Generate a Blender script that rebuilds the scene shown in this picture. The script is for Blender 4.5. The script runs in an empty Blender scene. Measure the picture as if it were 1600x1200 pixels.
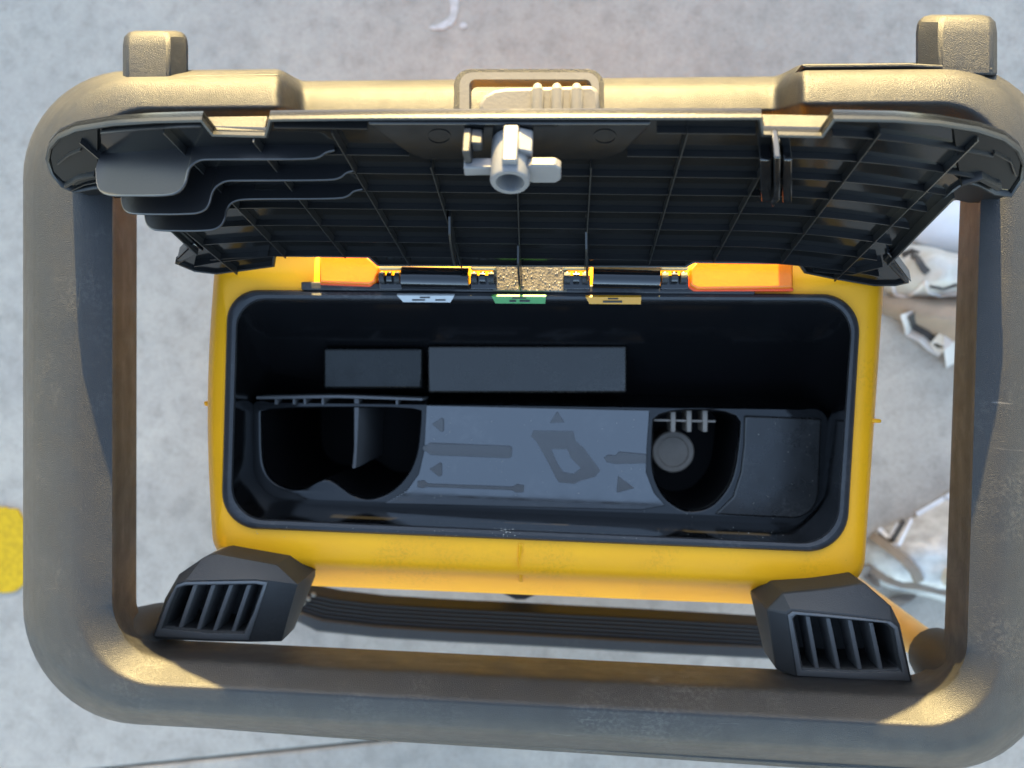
import bpy, bmesh, math, random
from mathutils import Vector, Matrix, noise
from mathutils.geometry import tessellate_polygon
random.seed(7)
S = bpy.context.scene
COL = S.collection
R = math.radians

# ------------------------------------------------------------------ camera
CAM_LOC = Vector((0.0, 0.0, 0.86))
FPX = 1200.0                                    # focal length in photograph pixels (1600 wide)
TILT_X, TILT_Y, ROLL = R(3.5), R(1.5), R(1.2)
fwd = Vector((-math.sin(TILT_X), -math.sin(TILT_Y), -1)).normalized()
rgt = Vector((math.cos(ROLL), math.sin(ROLL), 0))
rgt = (rgt - fwd * rgt.dot(fwd)).normalized()
upv = (-fwd).cross(rgt).normalized()
cam = bpy.data.cameras.new('camera')
camo = bpy.data.objects.new('camera', cam); COL.objects.link(camo)
camo.matrix_world = Matrix(((rgt.x, upv.x, -fwd.x, CAM_LOC.x), (rgt.y, upv.y, -fwd.y, CAM_LOC.y),
                            (rgt.z, upv.z, -fwd.z, CAM_LOC.z), (0, 0, 0, 1)))
cam.sensor_width = 36; cam.lens = 36 * FPX / 1600
cam.clip_start = 0.01; cam.clip_end = 200
cam.dof.use_dof = True; cam.dof.focus_distance = 0.415; cam.dof.aperture_fstop = 6.0
S.camera = camo

# ------------------------------------------------------------------ world, sun, exposure
SUN_EL, SUN_AZ = R(12.5), R(-2.5)
w = bpy.data.worlds.new('World'); S.world = w; w.use_nodes = True
nt = w.node_tree
sky = nt.nodes.new('ShaderNodeTexSky'); sky.sky_type = 'NISHITA'; sky.sun_disc = False
sky.air_density = 0.85; sky.dust_density = 0.9; sky.ozone_density = 0.1
sky.sun_elevation = SUN_EL; sky.sun_rotation = SUN_AZ
nt.links.new(sky.outputs[0], nt.nodes['Background'].inputs[0])
nt.nodes['Background'].inputs[1].default_value = 0.105
sl = bpy.data.lights.new('sun', 'SUN'); sl.energy = 4.4; sl.angle = R(0.6); sl.color = (1.0, 0.74, 0.30)
so = bpy.data.objects.new('sun', sl); COL.objects.link(so)
sdir = Vector((math.sin(SUN_AZ) * math.cos(SUN_EL), math.cos(SUN_AZ) * math.cos(SUN_EL), math.sin(SUN_EL)))
so.rotation_euler = sdir.to_track_quat('Z', 'Y').to_euler(); so.location = sdir * 5
S.view_settings.view_transform = 'Standard'; S.view_settings.look = 'None'
S.view_settings.gamma = 1; S.view_settings.exposure = 3.3

# ------------------------------------------------------------------ geometry helpers
def ray(px, py):
    return (fwd * FPX + rgt * (px - 800) + upv * (600 - py)).normalized()
def P(px, py, z):
    d = ray(px, py); return CAM_LOC + d * ((z - CAM_LOC.z) / d.z)
ORG = {}
def bm_to_obj(name, bm, mat, parent=None, sharp=32, bevel=0, seg=2, recalc=True):
    bmesh.ops.remove_doubles(bm, verts=bm.verts, dist=1e-6)
    if recalc: bmesh.ops.recalc_face_normals(bm, faces=bm.faces)
    for f in bm.faces: f.smooth = True
    for e in bm.edges:
        e.smooth = not (len(e.link_faces) == 2 and e.calc_face_angle(0) > R(sharp))
    c = Vector((0, 0, 0))
    for v in bm.verts: c += v.co
    c /= max(1, len(bm.verts))
    for v in bm.verts: v.co -= c
    me = bpy.data.meshes.new(name); bm.to_mesh(me); bm.free()
    o = bpy.data.objects.new(name, me); COL.objects.link(o)
    if mat: me.materials.append(mat)
    o.location = c; ORG[o] = c
    if parent:
        o.parent = parent; o.location = c - ORG[parent]
    if bevel:
        m = o.modifiers.new('bevel', 'BEVEL'); m.width = bevel; m.segments = seg
        m.limit_method = 'ANGLE'; m.angle_limit = R(35)
    return o
def thing(name, label, cat, loc, group=None):
    o = bpy.data.objects.new(name, None); COL.objects.link(o)
    o.location = loc; o.empty_display_size = .02; ORG[o] = Vector(loc)
    o['label'] = label; o['category'] = cat
    if group: o['group'] = group
    return o
def loft(bm, rings, closed=True, cap0=False, cap1=False, wrap=False):
    vs = [[bm.verts.new(p) for p in r] for r in rings]
    n = len(rings[0]); K = len(vs)
    for k in range(K if wrap else K - 1):
        a, b = vs[k], vs[(k + 1) % K]
        for i in range(n if closed else n - 1):
            j = (i + 1) % n
            try: bm.faces.new((a[i], a[j], b[j], b[i]))
            except ValueError: pass
    if cap0: bm.faces.new(vs[0])
    if cap1: bm.faces.new(vs[-1])
    return vs
def fill(bm, loops):
    """planar-ish fill of an outer loop with holes"""
    vs = [bm.verts.new(p) for l in loops for p in l]
    for t in tessellate_polygon([list(l) for l in loops]):
        try: bm.faces.new([vs[i] for i in t])
        except ValueError: pass
def shift(poly, v): return [p + v for p in poly]
def prism(bm, top, v):
    loft(bm, [top, shift(top, v)], cap0=True, cap1=True)
def prism_px(bm, pts, z1, z0):
    prism(bm, [P(x, y, z1) for x, y in pts], Vector((0, 0, z0 - z1)))
def tube(bm, pts, r, n=8, cap=True):
    rings = []
    for i, p in enumerate(pts):
        t = (pts[min(i + 1, len(pts) - 1)] - pts[max(i - 1, 0)]).normalized()
        a = t.cross(Vector((0, 0, 1)))
        if a.length < 1e-3: a = t.cross(Vector((0, 1, 0)))
        a.normalize(); b = t.cross(a)
        rr = r[i] if isinstance(r, (list, tuple)) else r
        rings.append([p + (a * math.cos(2 * math.pi * k / n) + b * math.sin(2 * math.pi * k / n)) * rr for k in range(n)])
    loft(bm, rings, cap0=cap, cap1=cap)
def lerp2(a, b, t): return (a[0] + (b[0] - a[0]) * t, a[1] + (b[1] - a[1]) * t)
def rrect(TL, TR, BR, BL, rad, nc=9, ne=(40, 16, 40, 16)):
    """pixel rounded quad, order: top (left to right), right, bottom (right to left), left"""
    C = [TL, TR, BR, BL]; out = []
    if not isinstance(rad, (list, tuple)): rad = [rad] * 4
    def unit(a, b):
        l = math.hypot(b[0] - a[0], b[1] - a[1]); return ((b[0] - a[0]) / l, (b[1] - a[1]) / l)
    for k in range(4):
        c, nx, pv = C[k], C[(k + 1) % 4], C[(k - 1) % 4]
        u0 = unit(c, pv); u1 = unit(c, nx); r = rad[k]
        a = (c[0] + u0[0] * r, c[1] + u0[1] * r); b = (c[0] + u1[0] * r, c[1] + u1[1] * r)
        m = (c[0] + (u0[0] + u1[0]) * r, c[1] + (u0[1] + u1[1]) * r)
        for i in range(nc):
            t = i / (nc - 1) * math.pi / 2
            ca, cb = math.cos(t), math.sin(t)
            out.append((m[0] + (a[0] - m[0]) * ca + (b[0] - m[0]) * cb, m[1] + (a[1] - m[1]) * ca + (b[1] - m[1]) * cb))
        rn = rad[(k + 1) % 4]; un = unit(nx, c)
        e = (nx[0] + un[0] * rn, nx[1] + un[1] * rn)
        for i in range(1, ne[k]):
            out.append(lerp2(b, e, i / ne[k]))
    return out
def smooth_poly(pts, it=2):
    for _ in range(it):
        q = []
        for i in range(len(pts)):
            a, b = pts[i], pts[(i + 1) % len(pts)]
            q += [lerp2(a, b, .25), lerp2(a, b, .75)]
        pts = q
    return pts

# ------------------------------------------------------------------ materials
def mat(name, col, rough=.5, spec=.5, bump=0, bscale=2000, var=0, vscale=30, col2=None, metal=0,
        dust=0, dustcol=(.45, .42, .38), coat=0, ior=1.5, rvar=0, streak=False, sss=0, scratch=0, speck=(.5, .46, .4)):
    m = bpy.data.materials.new(name); m.use_nodes = True
    t = m.node_tree; N = t.nodes; L = t.links; b = N['Principled BSDF']
    b.inputs['Base Color'].default_value = (*col, 1); b.inputs['Roughness'].default_value = rough
    b.inputs['Metallic'].default_value = metal; b.inputs['IOR'].default_value = ior
    b.inputs['Specular IOR Level'].default_value = spec; b.inputs['Coat Weight'].default_value = coat
    b.inputs['Coat Roughness'].default_value = .06
    if sss:
        b.inputs['Subsurface Weight'].default_value = sss; b.inputs['Subsurface Radius'].default_value = (.01, .004, .001)
        b.inputs['Subsurface Scale'].default_value = .5
    tc = N.new('ShaderNodeTexCoord').outputs['Object']
    def nz(scale, det=3, rgh=.6, dist=0, vec=None):
        n = N.new('ShaderNodeTexNoise'); n.inputs['Scale'].default_value = scale; n.inputs['Detail'].default_value = det
        n.inputs['Roughness'].default_value = rgh; n.inputs['Distortion'].default_value = dist
        L.new(vec or tc, n.inputs['Vector']); return n.outputs[0]
    def ramp(f, a, b2):
        r = N.new('ShaderNodeMapRange'); r.inputs[1].default_value = a; r.inputs[2].default_value = b2
        L.new(f, r.inputs[0]); return r.outputs[0]
    def mix(f, a, c):
        x = N.new('ShaderNodeMix'); x.data_type = 'RGBA'
        if isinstance(f, float): x.inputs[0].default_value = f
        else: L.new(f, x.inputs[0])
        for s, v in ((6, a), (7, c)):
            if isinstance(v, tuple): x.inputs[s].default_value = (*v, 1)
            else: L.new(v, x.inputs[s])
        return x.outputs[2]
    c = col
    if var:
        c2 = col2 or tuple(x * (1 - var) for x in col)
        c = mix(ramp(nz(vscale, 5), .35, .65), col, c2)
    if dust:
        patch = ramp(nz(22, 4), .5, .72); fine = ramp(nz(420, 2, .7), .46, .62)
        mm = N.new('ShaderNodeMath'); mm.operation = 'MULTIPLY'; L.new(patch, mm.inputs[0]); L.new(fine, mm.inputs[1])
        m2 = N.new('ShaderNodeMath'); m2.operation = 'MULTIPLY'; L.new(mm.outputs[0], m2.inputs[0]); m2.inputs[1].default_value = dust
        c = mix(m2.outputs[0], c, dustcol)
        vo = N.new('ShaderNodeTexVoronoi'); vo.inputs['Scale'].default_value = 330; L.new(tc, vo.inputs['Vector'])
        sp = ramp(vo.outputs['Distance'], .14, .08); pick = ramp(nz(90, 3), .62, .66)
        m3 = N.new('ShaderNodeMath'); m3.operation = 'MULTIPLY'; L.new(sp, m3.inputs[0]); L.new(pick, m3.inputs[1])
        m4 = N.new('ShaderNodeMath'); m4.operation = 'MULTIPLY'; L.new(m3.outputs[0], m4.inputs[0]); m4.inputs[1].default_value = min(1, dust * 1.2)
        c = mix(m4.outputs[0], c, speck)
    if scratch:
        mpg = N.new('ShaderNodeMapping'); mpg.inputs['Rotation'].default_value = (0, 0, .9); mpg.inputs['Scale'].default_value = (26, 420, 60); L.new(tc, mpg.inputs['Vector'])
        fine_s = ramp(nz(1.0, 2, .5, .4, mpg.outputs[0]), .70, .76); where = ramp(nz(11, 3), .52, .64)
        ms = N.new('ShaderNodeMath'); ms.operation = 'MULTIPLY'; L.new(fine_s, ms.inputs[0]); L.new(where, ms.inputs[1])
        mt = N.new('ShaderNodeMath'); mt.operation = 'MULTIPLY'; L.new(ms.outputs[0], mt.inputs[0]); mt.inputs[1].default_value = scratch
        c = mix(mt.outputs[0], c, (.30, .28, .26))
    if not isinstance(c, tuple): L.new(c, b.inputs['Base Color'])
    if rvar:
        r = N.new('ShaderNodeMapRange'); L.new(nz(60, 5), r.inputs[0]); r.inputs[1].default_value = .3; r.inputs[2].default_value = .7
        r.inputs[3].default_value = max(.02, rough - rvar); r.inputs[4].default_value = rough + rvar
        L.new(r.outputs[0], b.inputs['Roughness'])
    if bump:
        if streak:
            mp2 = N.new('ShaderNodeMapping'); mp2.inputs['Scale'].default_value = (700, 9, 9); L.new(tc, mp2.inputs['Vector'])
            h = nz(1.0, 3, .6, 0, mp2.outputs[0])
        else: h = nz(bscale, 2, .5)
        bp = N.new('ShaderNodeBump'); bp.inputs['Strength'].default_value = bump; bp.inputs['Distance'].default_value = .0006
        L.new(h, bp.inputs['Height']); L.new(bp.outputs[0], b.inputs['Normal'])
    return m
M_cage = mat('cage_plastic', (.0135, .0132, .0135), .47, .46, bump=.6, bscale=2300, var=.35, vscale=9, dust=.055, rvar=.08, scratch=.22)
M_cage2 = mat('bracket_plastic', (.026, .0252, .0245), .55, .42, bump=.35, bscale=1500, var=.2, vscale=20, dust=.03)
M_yel = mat('yellow_plastic', (.97, .44, .010), .38, .32, bump=.10, bscale=900, var=.05, vscale=25, col2=(.93, .41, .011), dust=.30, dustcol=(.40, .19, .01), speck=(.16, .08, .01))
M_amb = mat('amber_plastic', (.80, .185, .005), .3, .5, bump=.2, bscale=400, var=.1, vscale=80, sss=.3)
M_gask = mat('gasket_rubber', (.022, .022, .024), .5, .5, bump=.25, bscale=1300, dust=.10)
M_gloss = mat('gloss_black', (.0065, .0065, .0070), .15, .7, bump=.02, bscale=60, rvar=.03, dust=.03, ior=1.55)
M_tray = mat('tray_black', (.0055, .0056, .0062), .10, 1.0, bump=.05, bscale=38, rvar=.06, dust=.10, ior=1.85, scratch=.14)
M_mark = mat('matte_mark', (.115, .112, .110), .55, .5, bump=.2, bscale=1500)
M_grey = mat('grey_plastic', (.135, .132, .132), .42, .5, bump=.08, bscale=700, var=.08, vscale=60)
M_beige = mat('latch_plastic', (.15, .14, .125), .45, .35, bump=.15, bscale=900, var=.1, vscale=60)
M_steel = mat('dull_steel', (.35, .33, .30), .35, .5, metal=.8, bump=.1, bscale=700)
M_dull = mat('hinge_deck', (.13, .11, .08), .6, .5, bump=.8, bscale=700, var=.5, vscale=300, dust=.9, dustcol=(.5, .42, .3))
M_rail = mat('rail_rubber', (.010, .0095, .0095), .65, .25, bump=.2, bscale=900)
M_plug = mat('plug_grey', (.30, .25, .20), .5, .4, var=.15, vscale=90)
M_white = mat('sticker_white', (.40, .40, .39), .35)
M_green = mat('sticker_green', (.04, .22, .05), .35)
M_orange = mat('sticker_orange', (.55, .25, .015), .35)
M_ink = mat('print_ink', (.012, .012, .012), .5)

# ------------------------------------------------------------------ ground: two concrete slabs with a joint
def concrete():
    m = bpy.data.materials.new('concrete'); m.use_nodes = True
    t = m.node_tree; N = t.nodes; L = t.links; b = N['Principled BSDF']
    tc = N.new('ShaderNodeTexCoord').outputs['Object']
    def nz(s, d, rg=.6, dist=0):
        n = N.new('ShaderNodeTexNoise'); n.inputs['Scale'].default_value = s; n.inputs['Detail'].default_value = d
        n.inputs['Roughness'].default_value = rg; n.inputs['Distortion'].default_value = dist
        L.new(tc, n.inputs['Vector']); return n.outputs[0]
    def ramp(f, stops):
        r = N.new('ShaderNodeValToRGB'); e = r.color_ramp.elements
        while len(e) < len(stops): e.new(.5)
        for q, (p, c) in zip(e, stops): q.position = p; q.color = (*c, 1)
        L.new(f, r.inputs[0]); return r.outputs[0]
    def mul(a, c, f=1.0, mode='MULTIPLY'):
        x = N.new('ShaderNodeMix'); x.data_type = 'RGBA'; x.blend_type = mode; x.inputs[0].default_value = f
        L.new(a, x.inputs[6]); L.new(c, x.inputs[7]); return x.outputs[2]
    base = ramp(nz(7, 8, .62, .3), [(.3, (.322, .282, .237)), (.5, (.355, .311, .256)), (.7, (.385, .338, .280))])
    c = mul(base, ramp(nz(45, 5, .65), [(.30, (.80, .80, .80)), (.5, (1, 1, 1)), (.75, (1.10, 1.10, 1.10))]))
    c = mul(c, ramp(nz(420, 3, .7), [(.3, (.78, .77, .76)), (.5, (1, 1, 1)), (.75, (1.1, 1.1, 1.1))]))
    c = mul(c, ramp(nz(2.6, 4, .55, .6), [(.32, (.86, .87, .88)), (.5, (1, 1, 1)), (.68, (1.10, 1.09, 1.07))]))
    vo = N.new('ShaderNodeTexVoronoi'); vo.inputs['Scale'].default_value = 26; L.new(tc, vo.inputs['Vector'])
    c = mul(c, ramp(vo.outputs['Distance'], [(.0, (.6, .6, .6)), (.05, (.75, .74, .72)), (.09, (1, 1, 1))]), .45)
    L.new(c, b.inputs['Base Color']); b.inputs['Roughness'].default_value = .85
    bp = N.new('ShaderNodeBump'); bp.inputs['Strength'].default_value = .35; bp.inputs['Distance'].default_value = .0012
    L.new(nz(260, 5, .7), bp.inputs['Height']); L.new(bp.outputs[0], b.inputs['Normal'])
    return m
M_conc = concrete()
bm = bmesh.new()
prism(bm, [Vector(v) for v in ((-40, -40, -.012), (40, -40, -.012), (40, 40, -.012), (-40, 40, -.012))], Vector((0, 0, -.05)))
ground = bm_to_obj('ground', bm, mat('sub_base', (.05, .046, .04), .95, .2, var=.4)); ground['kind'] = 'structure'
ground['label'] = 'pale grey weathered concrete paving with a narrow joint'
A = P(190, 1200, 0); B = P(520, 1166, 0); jd = (B - A).normalized(); jn = Vector((-jd.y, jd.x, 0))
if jn.y < 0: jn = -jn
for s in (1, -1):
    bm = bmesh.new(); e = A + jn * s * .0016
    q = [e - jd * 30, e + jd * 30, e + jd * 30 + jn * s * 30, e - jd * 30 + jn * s * 30]
    prism(bm, q, Vector((0, 0, -.0115)))
    bm_to_obj('concrete_slab', bm, M_conc, ground, bevel=.003)
def blob(cx, cy, rx, ry, z, n=40, amp=.25, seed=0):
    return [P(cx + rx * math.cos(2 * math.pi * i / n) * (1 + amp * noise.noise(Vector((math.cos(2 * math.pi * i / n) * 2, math.sin(2 * math.pi * i / n) * 2, seed)))),
              cy + ry * math.sin(2 * math.pi * i / n) * (1 + amp * noise.noise(Vector((math.cos(2 * math.pi * i / n) * 2, math.sin(2 * math.pi * i / n) * 2, seed + 5)))), z) for i in range(n)]
M_paint = mat('yellow_paint', (.60, .36, .004), .75, .3, bump=.6, bscale=500, var=.35, vscale=180, col2=(.44, .26, .004))
bm = bmesh.new(); pts = []
for k, (x, y) in enumerate(rrect((-150, 790), (40, 793), (38, 926), (-150, 926), [20, 34, 26, 20], nc=9, ne=(26, 16, 26, 8))):
    pts.append(P(x + 5 * noise.noise(Vector((k * .55, 1, 0))), y + 6 * noise.noise(Vector((k * .5, 9, 0))), .003))
prism(bm, pts, Vector((0, 0, -.0028)))
o = bm_to_obj('paint_stripe', bm, M_paint, ground); o['label'] = 'bright yellow paint stripe'
M_spill = mat('white_spill', (.56, .53, .50), .7, .3, var=.5, vscale=110, col2=(.40, .36, .31))
bm = bmesh.new()
prism(bm, [P(x, y, .0015) for x, y in smooth_poly([(706, -30), (716, -10), (716, 14), (712, 34), (700, 44), (680, 47), (668, 43), (684, 38), (700, 30), (705, 16), (702, 0), (698, -20)])], Vector((0, 0, -.0013)))
o = bm_to_obj('paint_spill', bm, M_spill, ground); o['label'] = 'thin white curved paint smear'
bm = bmesh.new(); prism(bm, blob(724, 40, 6, 5, .0015, 16), Vector((0, 0, -.0013)))
bm_to_obj('paint_spill', bm, M_spill, ground)

# ------------------------------------------------------------------ unseen low wall, added to keep the low sun off the paving
WY, WH = 1.70, .635
wall = thing('shade_wall', 'added unseen low concrete block wall that shades the paving', 'wall', (0, WY, 0))
M_block = mat('block_grey', (.30, .295, .29), .9, .2, bump=.5, bscale=200, var=.2, vscale=12)
blk = None
for rw in range(3):
    for i in range(-10, 10):
        x = i * .40 + (.20 if rw % 2 else 0)
        if blk is None:
            bm = bmesh.new(); bmesh.ops.create_cube(bm, size=1, matrix=Matrix.Diagonal((.394, .14, .192, 1)))
            blk = bm_to_obj('block', bm, M_block, wall, bevel=.004); b_ = blk
        else:
            b_ = blk.copy(); COL.objects.link(b_)
        b_.location = (x, .07, .097 + rw * .196)
bm = bmesh.new(); bmesh.ops.create_cube(bm, size=1, matrix=Matrix.Translation((0, WY + .07, WH - .022)) @ Matrix.Diagonal((8.2, .18, .044, 1)))
bm_to_obj('coping', bm, M_block, wall, bevel=.005)
bm = bmesh.new(); bmesh.ops.create_cube(bm, size=1, matrix=Matrix.Translation((0, WY + .07, .295)) @ Matrix.Diagonal((8.1, .12, .59, 1)))
bm_to_obj('mortar', bm, M_block, wall)

# ------------------------------------------------------------------ the machine
ROOT = thing('jobsite_tool_box', 'yellow and black jobsite tool box in a heavy roll cage, storage lid standing open', 'tool box', (0, 0, 0))

# ---- cage frame (top loop)
def edge_sel(pts): return pts
O = rrect((36, 112), (1652, 96), (1642, 1212), (36, 1122), [165, 175, 175, 175], nc=14, ne=(240, 20, 60, 20))
I = rrect((214, 236), (1503, 232), (1473, 1058), (213, 997), [45, 45, 62, 62], nc=14, ne=(240, 20, 60, 20))
n_top0 = 14
def top_drop(x):          # 0 on the thick corner sections of the rear bar, 1 on its slimmer middle
    def ss(a, b, t): t = max(0, min(1, (t - a) / (b - a))); return t * t * (3 - 2 * t)
    return ss(430, 478, x) * (1 - ss(1206, 1260, x))
ZF = .440
prof = [(0.0, -.034), (.02, -.026), (.05, -.0170), (.09, -.0100), (.135, -.0052), (.19, -.0030), (.30, -.0014), (.43, .0000), (.455, .0001), (.48, -.0004), (.52, -.0024), (.62, -.0078), (.72, -.0132), (.755, -.0152), (.785, -.0176), (.81, -.0206), (.835, -.0245), (.87, -.030), (.93, -.045), (1.0, -.060)]
def side_w(k):        # 1 along the side bars (broad flat top), 0 along front and rear bars
    for n_, fn in ((14, lambda t: 1 - t / 13), (239, lambda t: 0), (14, lambda t: t / 13), (19, lambda t: 1), (14, lambda t: 1 - t / 13), (59, lambda t: 0), (14, lambda t: t / 13), (19, lambda t: 1)):
        if k < n_: return fn(k)
        k -= n_
    return 1
def flat(u, dz):
    if u < .10: return dz
    if u < .455: return -.0010 - .0075 * ((.455 - u) / .355) ** 2
    if u < .79: return -.0010 - .0045 * ((u - .455) / .335) ** 2
    return dz + .006 * max(0, 1 - (u - .79) / .2)
rings = []
for (u, dz) in prof:
    r = []
    for k in range(len(O)):
        p = lerp2(O[k], I[k], u); w_ = side_w(k); z = ZF + dz + (flat(u, dz) - dz) * w_
        if n_top0 <= k < n_top0 + 239:
            d = top_drop(p[0]); p = (p[0], p[1] + 19 * d * (1 - u)); z -= .042 * d
        r.append(P(p[0], p[1], z))
    rings.append(r)
def inset_under(r, z, k):
    c = Vector((0, 0, 0))
    return [Vector((p.x * k, p.y * k, z)) for p in r]
def under(r, dz, k): return [Vector((p.x * k, p.y * k, p.z - dz)) for p in r]
r0, rl = rings[0], rings[-1]
rings.append(under(rl, .006, 1.02)); rings.append(under(r0, .022, .975)); rings.append(under(r0, .012, .995))
bm = bmesh.new(); loft(bm, rings, wrap=True)
bm_to_obj('cage_frame', bm, M_cage, ROOT, sharp=60)
# lower front lip under the front bar
bm = bmesh.new()
lip = [(150, 1096), (165, 1112), (240, 1136), (500, 1156), (900, 1181), (1300, 1208), (1480, 1216), (1480, 1160), (900, 1120), (240, 1060)]
prism_px(bm, lip, ZF - .034, ZF - .06)
bm_to_obj('front_lip', bm, M_cage, ROOT, bevel=.004)
# thin end caps on the rear bar
for pts in ([(176, 133), (215, 121), (300, 117), (434, 115), (436, 121), (300, 124), (225, 127), (184, 138)],
            [(1252, 100), (1420, 98), (1552, 105), (1552, 111), (1420, 105), (1256, 107)]):
    bm = bmesh.new(); prism_px(bm, pts, ZF - .012, ZF - .03)
    bm_to_obj('cap_strip', bm, M_cage, ROOT, bevel=.0008)
# rear bumpers: blunt pegs pointing backwards
def bumper(x0, x1, y0, y1, chamfer_right):
    bm = bmesh.new(); z = ZF - .012
    prof = [(0, -.03), (0, -.004), (.06, 0), (.70, 0), (.97, -.012), (1, -.016), (1, -.04)]
    if not chamfer_right: prof = [(1 - a, b) for a, b in prof][::-1]
    rings = []
    for (fy, sh, dz) in ((1, 0, 0), (.30, 0, 0), (.12, .02, -.0012), (.03, .09, -.0035), (0, .2, -.008)):
        rings.append([P(x0 + (x1 - x0) * (sh + a * (1 - 2 * sh)), y0 + (y1 - y0) * fy, z + b + dz) for a, b in prof])
    loft(bm, rings, cap0=True, cap1=True)
    bm_to_obj('rear_bumper', bm, M_cage, ROOT, sharp=28, bevel=.0015)
bumper(192, 294, 48, 128, True)
bumper(1431, 1558, 23, 118, False)

M_tan = mat('tan_tube', (.50, .31, .10), .45, .4, var=.15, vscale=20)
# ---- corner posts of the cage: dark socket over a yellow tube, on a rubber foot
for (px, py) in ((168, 1038), (1550, 1090), (172, 225), (1555, 225)):
    t = P(px, py, ZF - .03); x, y = t.x, t.y
    bm = bmesh.new(); tube(bm, [Vector((x, y, ZF - .03)), Vector((x, y, .365)), Vector((x, y, .345))], [.026, .022, .018], 20)
    post = bm_to_obj('corner_post', bm, M_cage2, ROOT)
    bm = bmesh.new(); tube(bm, [Vector((x, y, .346)), Vector((x, y, .03))], [.011, .013], 20)
    bm_to_obj('post_tube', bm, M_tan, post)
    bm = bmesh.new(); tube(bm, [Vector((x, y, .0)), Vector((x, y, .022)), Vector((x, y, .031))], [.028, .028, .022], 20)
    bm_to_obj('rubber_foot', bm, M_rail, post)

# ---- yellow body
ZR = .386
NE = (60, 20, 90, 20)
def front_steps(x):
    def ss(a, b, t): t = max(0, min(1, (t - a) / (b - a))); return t * t * (3 - 2 * t)
    return ss(438, 474, x) * (1 - ss(1186, 1222, x))
G0 = rrect((356, 453), (1346, 460), (1322, 864), (346, 824), [48, 62, 62, 56], nc=12, ne=NE)
nf0 = 12 * 3 + 59 + 19 - 0
def is_front(k):
    a = 12 + 59 + 12 + 19 + 12; return a <= k < a + 89
r1 = rrect((342, 392), (1380, 400), (1349, 918), (338, 876), [30, 34, 44, 40], nc=12, ne=NE)
r15 = rrect((337, 390), (1384, 398), (1348, 922), (334, 880), [30, 34, 46, 42], nc=12, ne=NE)
def bulge(pts): return [(x - 11 * math.sin(math.pi * max(0, min(1, (y - 400) / 470))) if x < 420 else x, y) for x, y in pts]
r1 = bulge(r1); r15 = bulge(r15)
rings = [[P(x, y, ZR - .002) for x, y in G0], [P(x, y, ZR - .0015) for x, y in [lerp2(a, b, .12) for a, b in zip(G0, r1)]]]
rings.append([P(x, y, ZR - .004) for x, y in [lerp2(a, b, .8) for a, b in zip(G0, r1)]])
rings.append([P(x, y, ZR - .007) for x, y in r1])
rings.append([P(x, y, ZR - .012) for x, y in r15])
r2 = []
for k, (x, y) in enumerate(r15):
    if is_front(k):
        d = front_steps(x); r2.append(P(x, y + 29 * d, ZR - .016 - .018 * d))
    else: r2.append(P(x, y, ZR - .016))
rings.append(r2)
rings.append([Vector((p.x, p.y, min(p.z, ZR - .036) - .004)) for p in r2])
rings.append([Vector((p.x * .985, p.y * .985, .16)) for p in r2])
rings.append([Vector((p.x * .97, p.y * .97, .004)) for p in r2])
bm = bmesh.new(); loft(bm, rings, cap1=True)
body = bm_to_obj('body_shell', bm, M_yel, ROOT, sharp=40)
bm = bmesh.new()      # moulded rib in the middle of the front
prism(bm, [P(809, 849, ZR - .0005), P(819, 849, ZR - .0005), P(818, 880, ZR - .003), P(817, 911, ZR - .014), P(810, 911, ZR - .014), P(810, 880, ZR - .003)], Vector((0, 0, -.02)))
bm_to_obj('moulded_rib', bm, M_yel, body, bevel=.0012)
bm = bmesh.new(); prism_px(bm, [(317, 627), (340, 627), (340, 633), (319, 635)], ZR - .018, ZR - .03)
bm_to_obj('seam_tab', bm, M_yel, body, bevel=.001)
bm = bmesh.new(); prism_px(bm, [(1360, 655), (1378, 655), (1378, 661), (1360, 661)], ZR - .006, ZR - .03)
bm_to_obj('seam_tab', bm, M_yel, body, bevel=.001)
bm = bmesh.new(); prism_px(bm, [(778, 925), (842, 928), (820, 938), (806, 938)], .20, .15)
bm_to_obj('under_catch', bm, M_rail, body, bevel=.002)

# ---- gasket round the opening
G1 = rrect((372, 468), (1332, 471), (1306, 850), (362, 809), [44, 56, 56, 52], nc=12, ne=NE)
rings = []
for u, dz in ((-.05, -.006), (0, .0008), (.15, .0026), (.5, .0034), (.85, .0026), (1, .0006), (1.02, -.004)):
    rings.append([P(*lerp2(a, b, u), ZR + dz) for a, b in zip(G0, G1)])
bm = bmesh.new(); loft(bm, rings)
bm_to_obj('gasket', bm, M_gask, ROOT)

# ---- storage tray
ZFL = .328
TW = rrect((395, 610), (1296, 622), (1280, 822), (396, 784), [26, 40, 62, 62], nc=12, ne=NE)
rings = [[P(x, y, ZR - .003) for x, y in [lerp2(a, b, .98) for a, b in zip(G0, G1)]]]
rings.append([P(*lerp2(a, b, .06), ZR - .006) for a, b in zip(G1, TW)])
def wback(k): return k / 11 if k < 12 else (1 if k < 71 else (1 - (k - 71) / 11 if k < 83 else 0))
def mixb(k, z, zb): return z + (zb - z) * wback(k)
for u, z in ((.5, .3555), (.90, .3335), (.985, .3290)):
    rings.append([P(*lerp2(a, b, u), mixb(k, z, .382 + (.294 - .382) * u)) for k, (a, b) in enumerate(zip(G1, TW))])
rings.append([P(x, y, mixb(k, ZFL + .0003, .294)) for k, (x, y) in enumerate(TW)])
TW = [(x, y + 19 * wback(k)) for k, (x, y) in enumerate(TW)]
rings.append([P(x, y, ZFL) for x, y in TW])
bm = bmesh.new(); loft(bm, rings)
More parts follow.
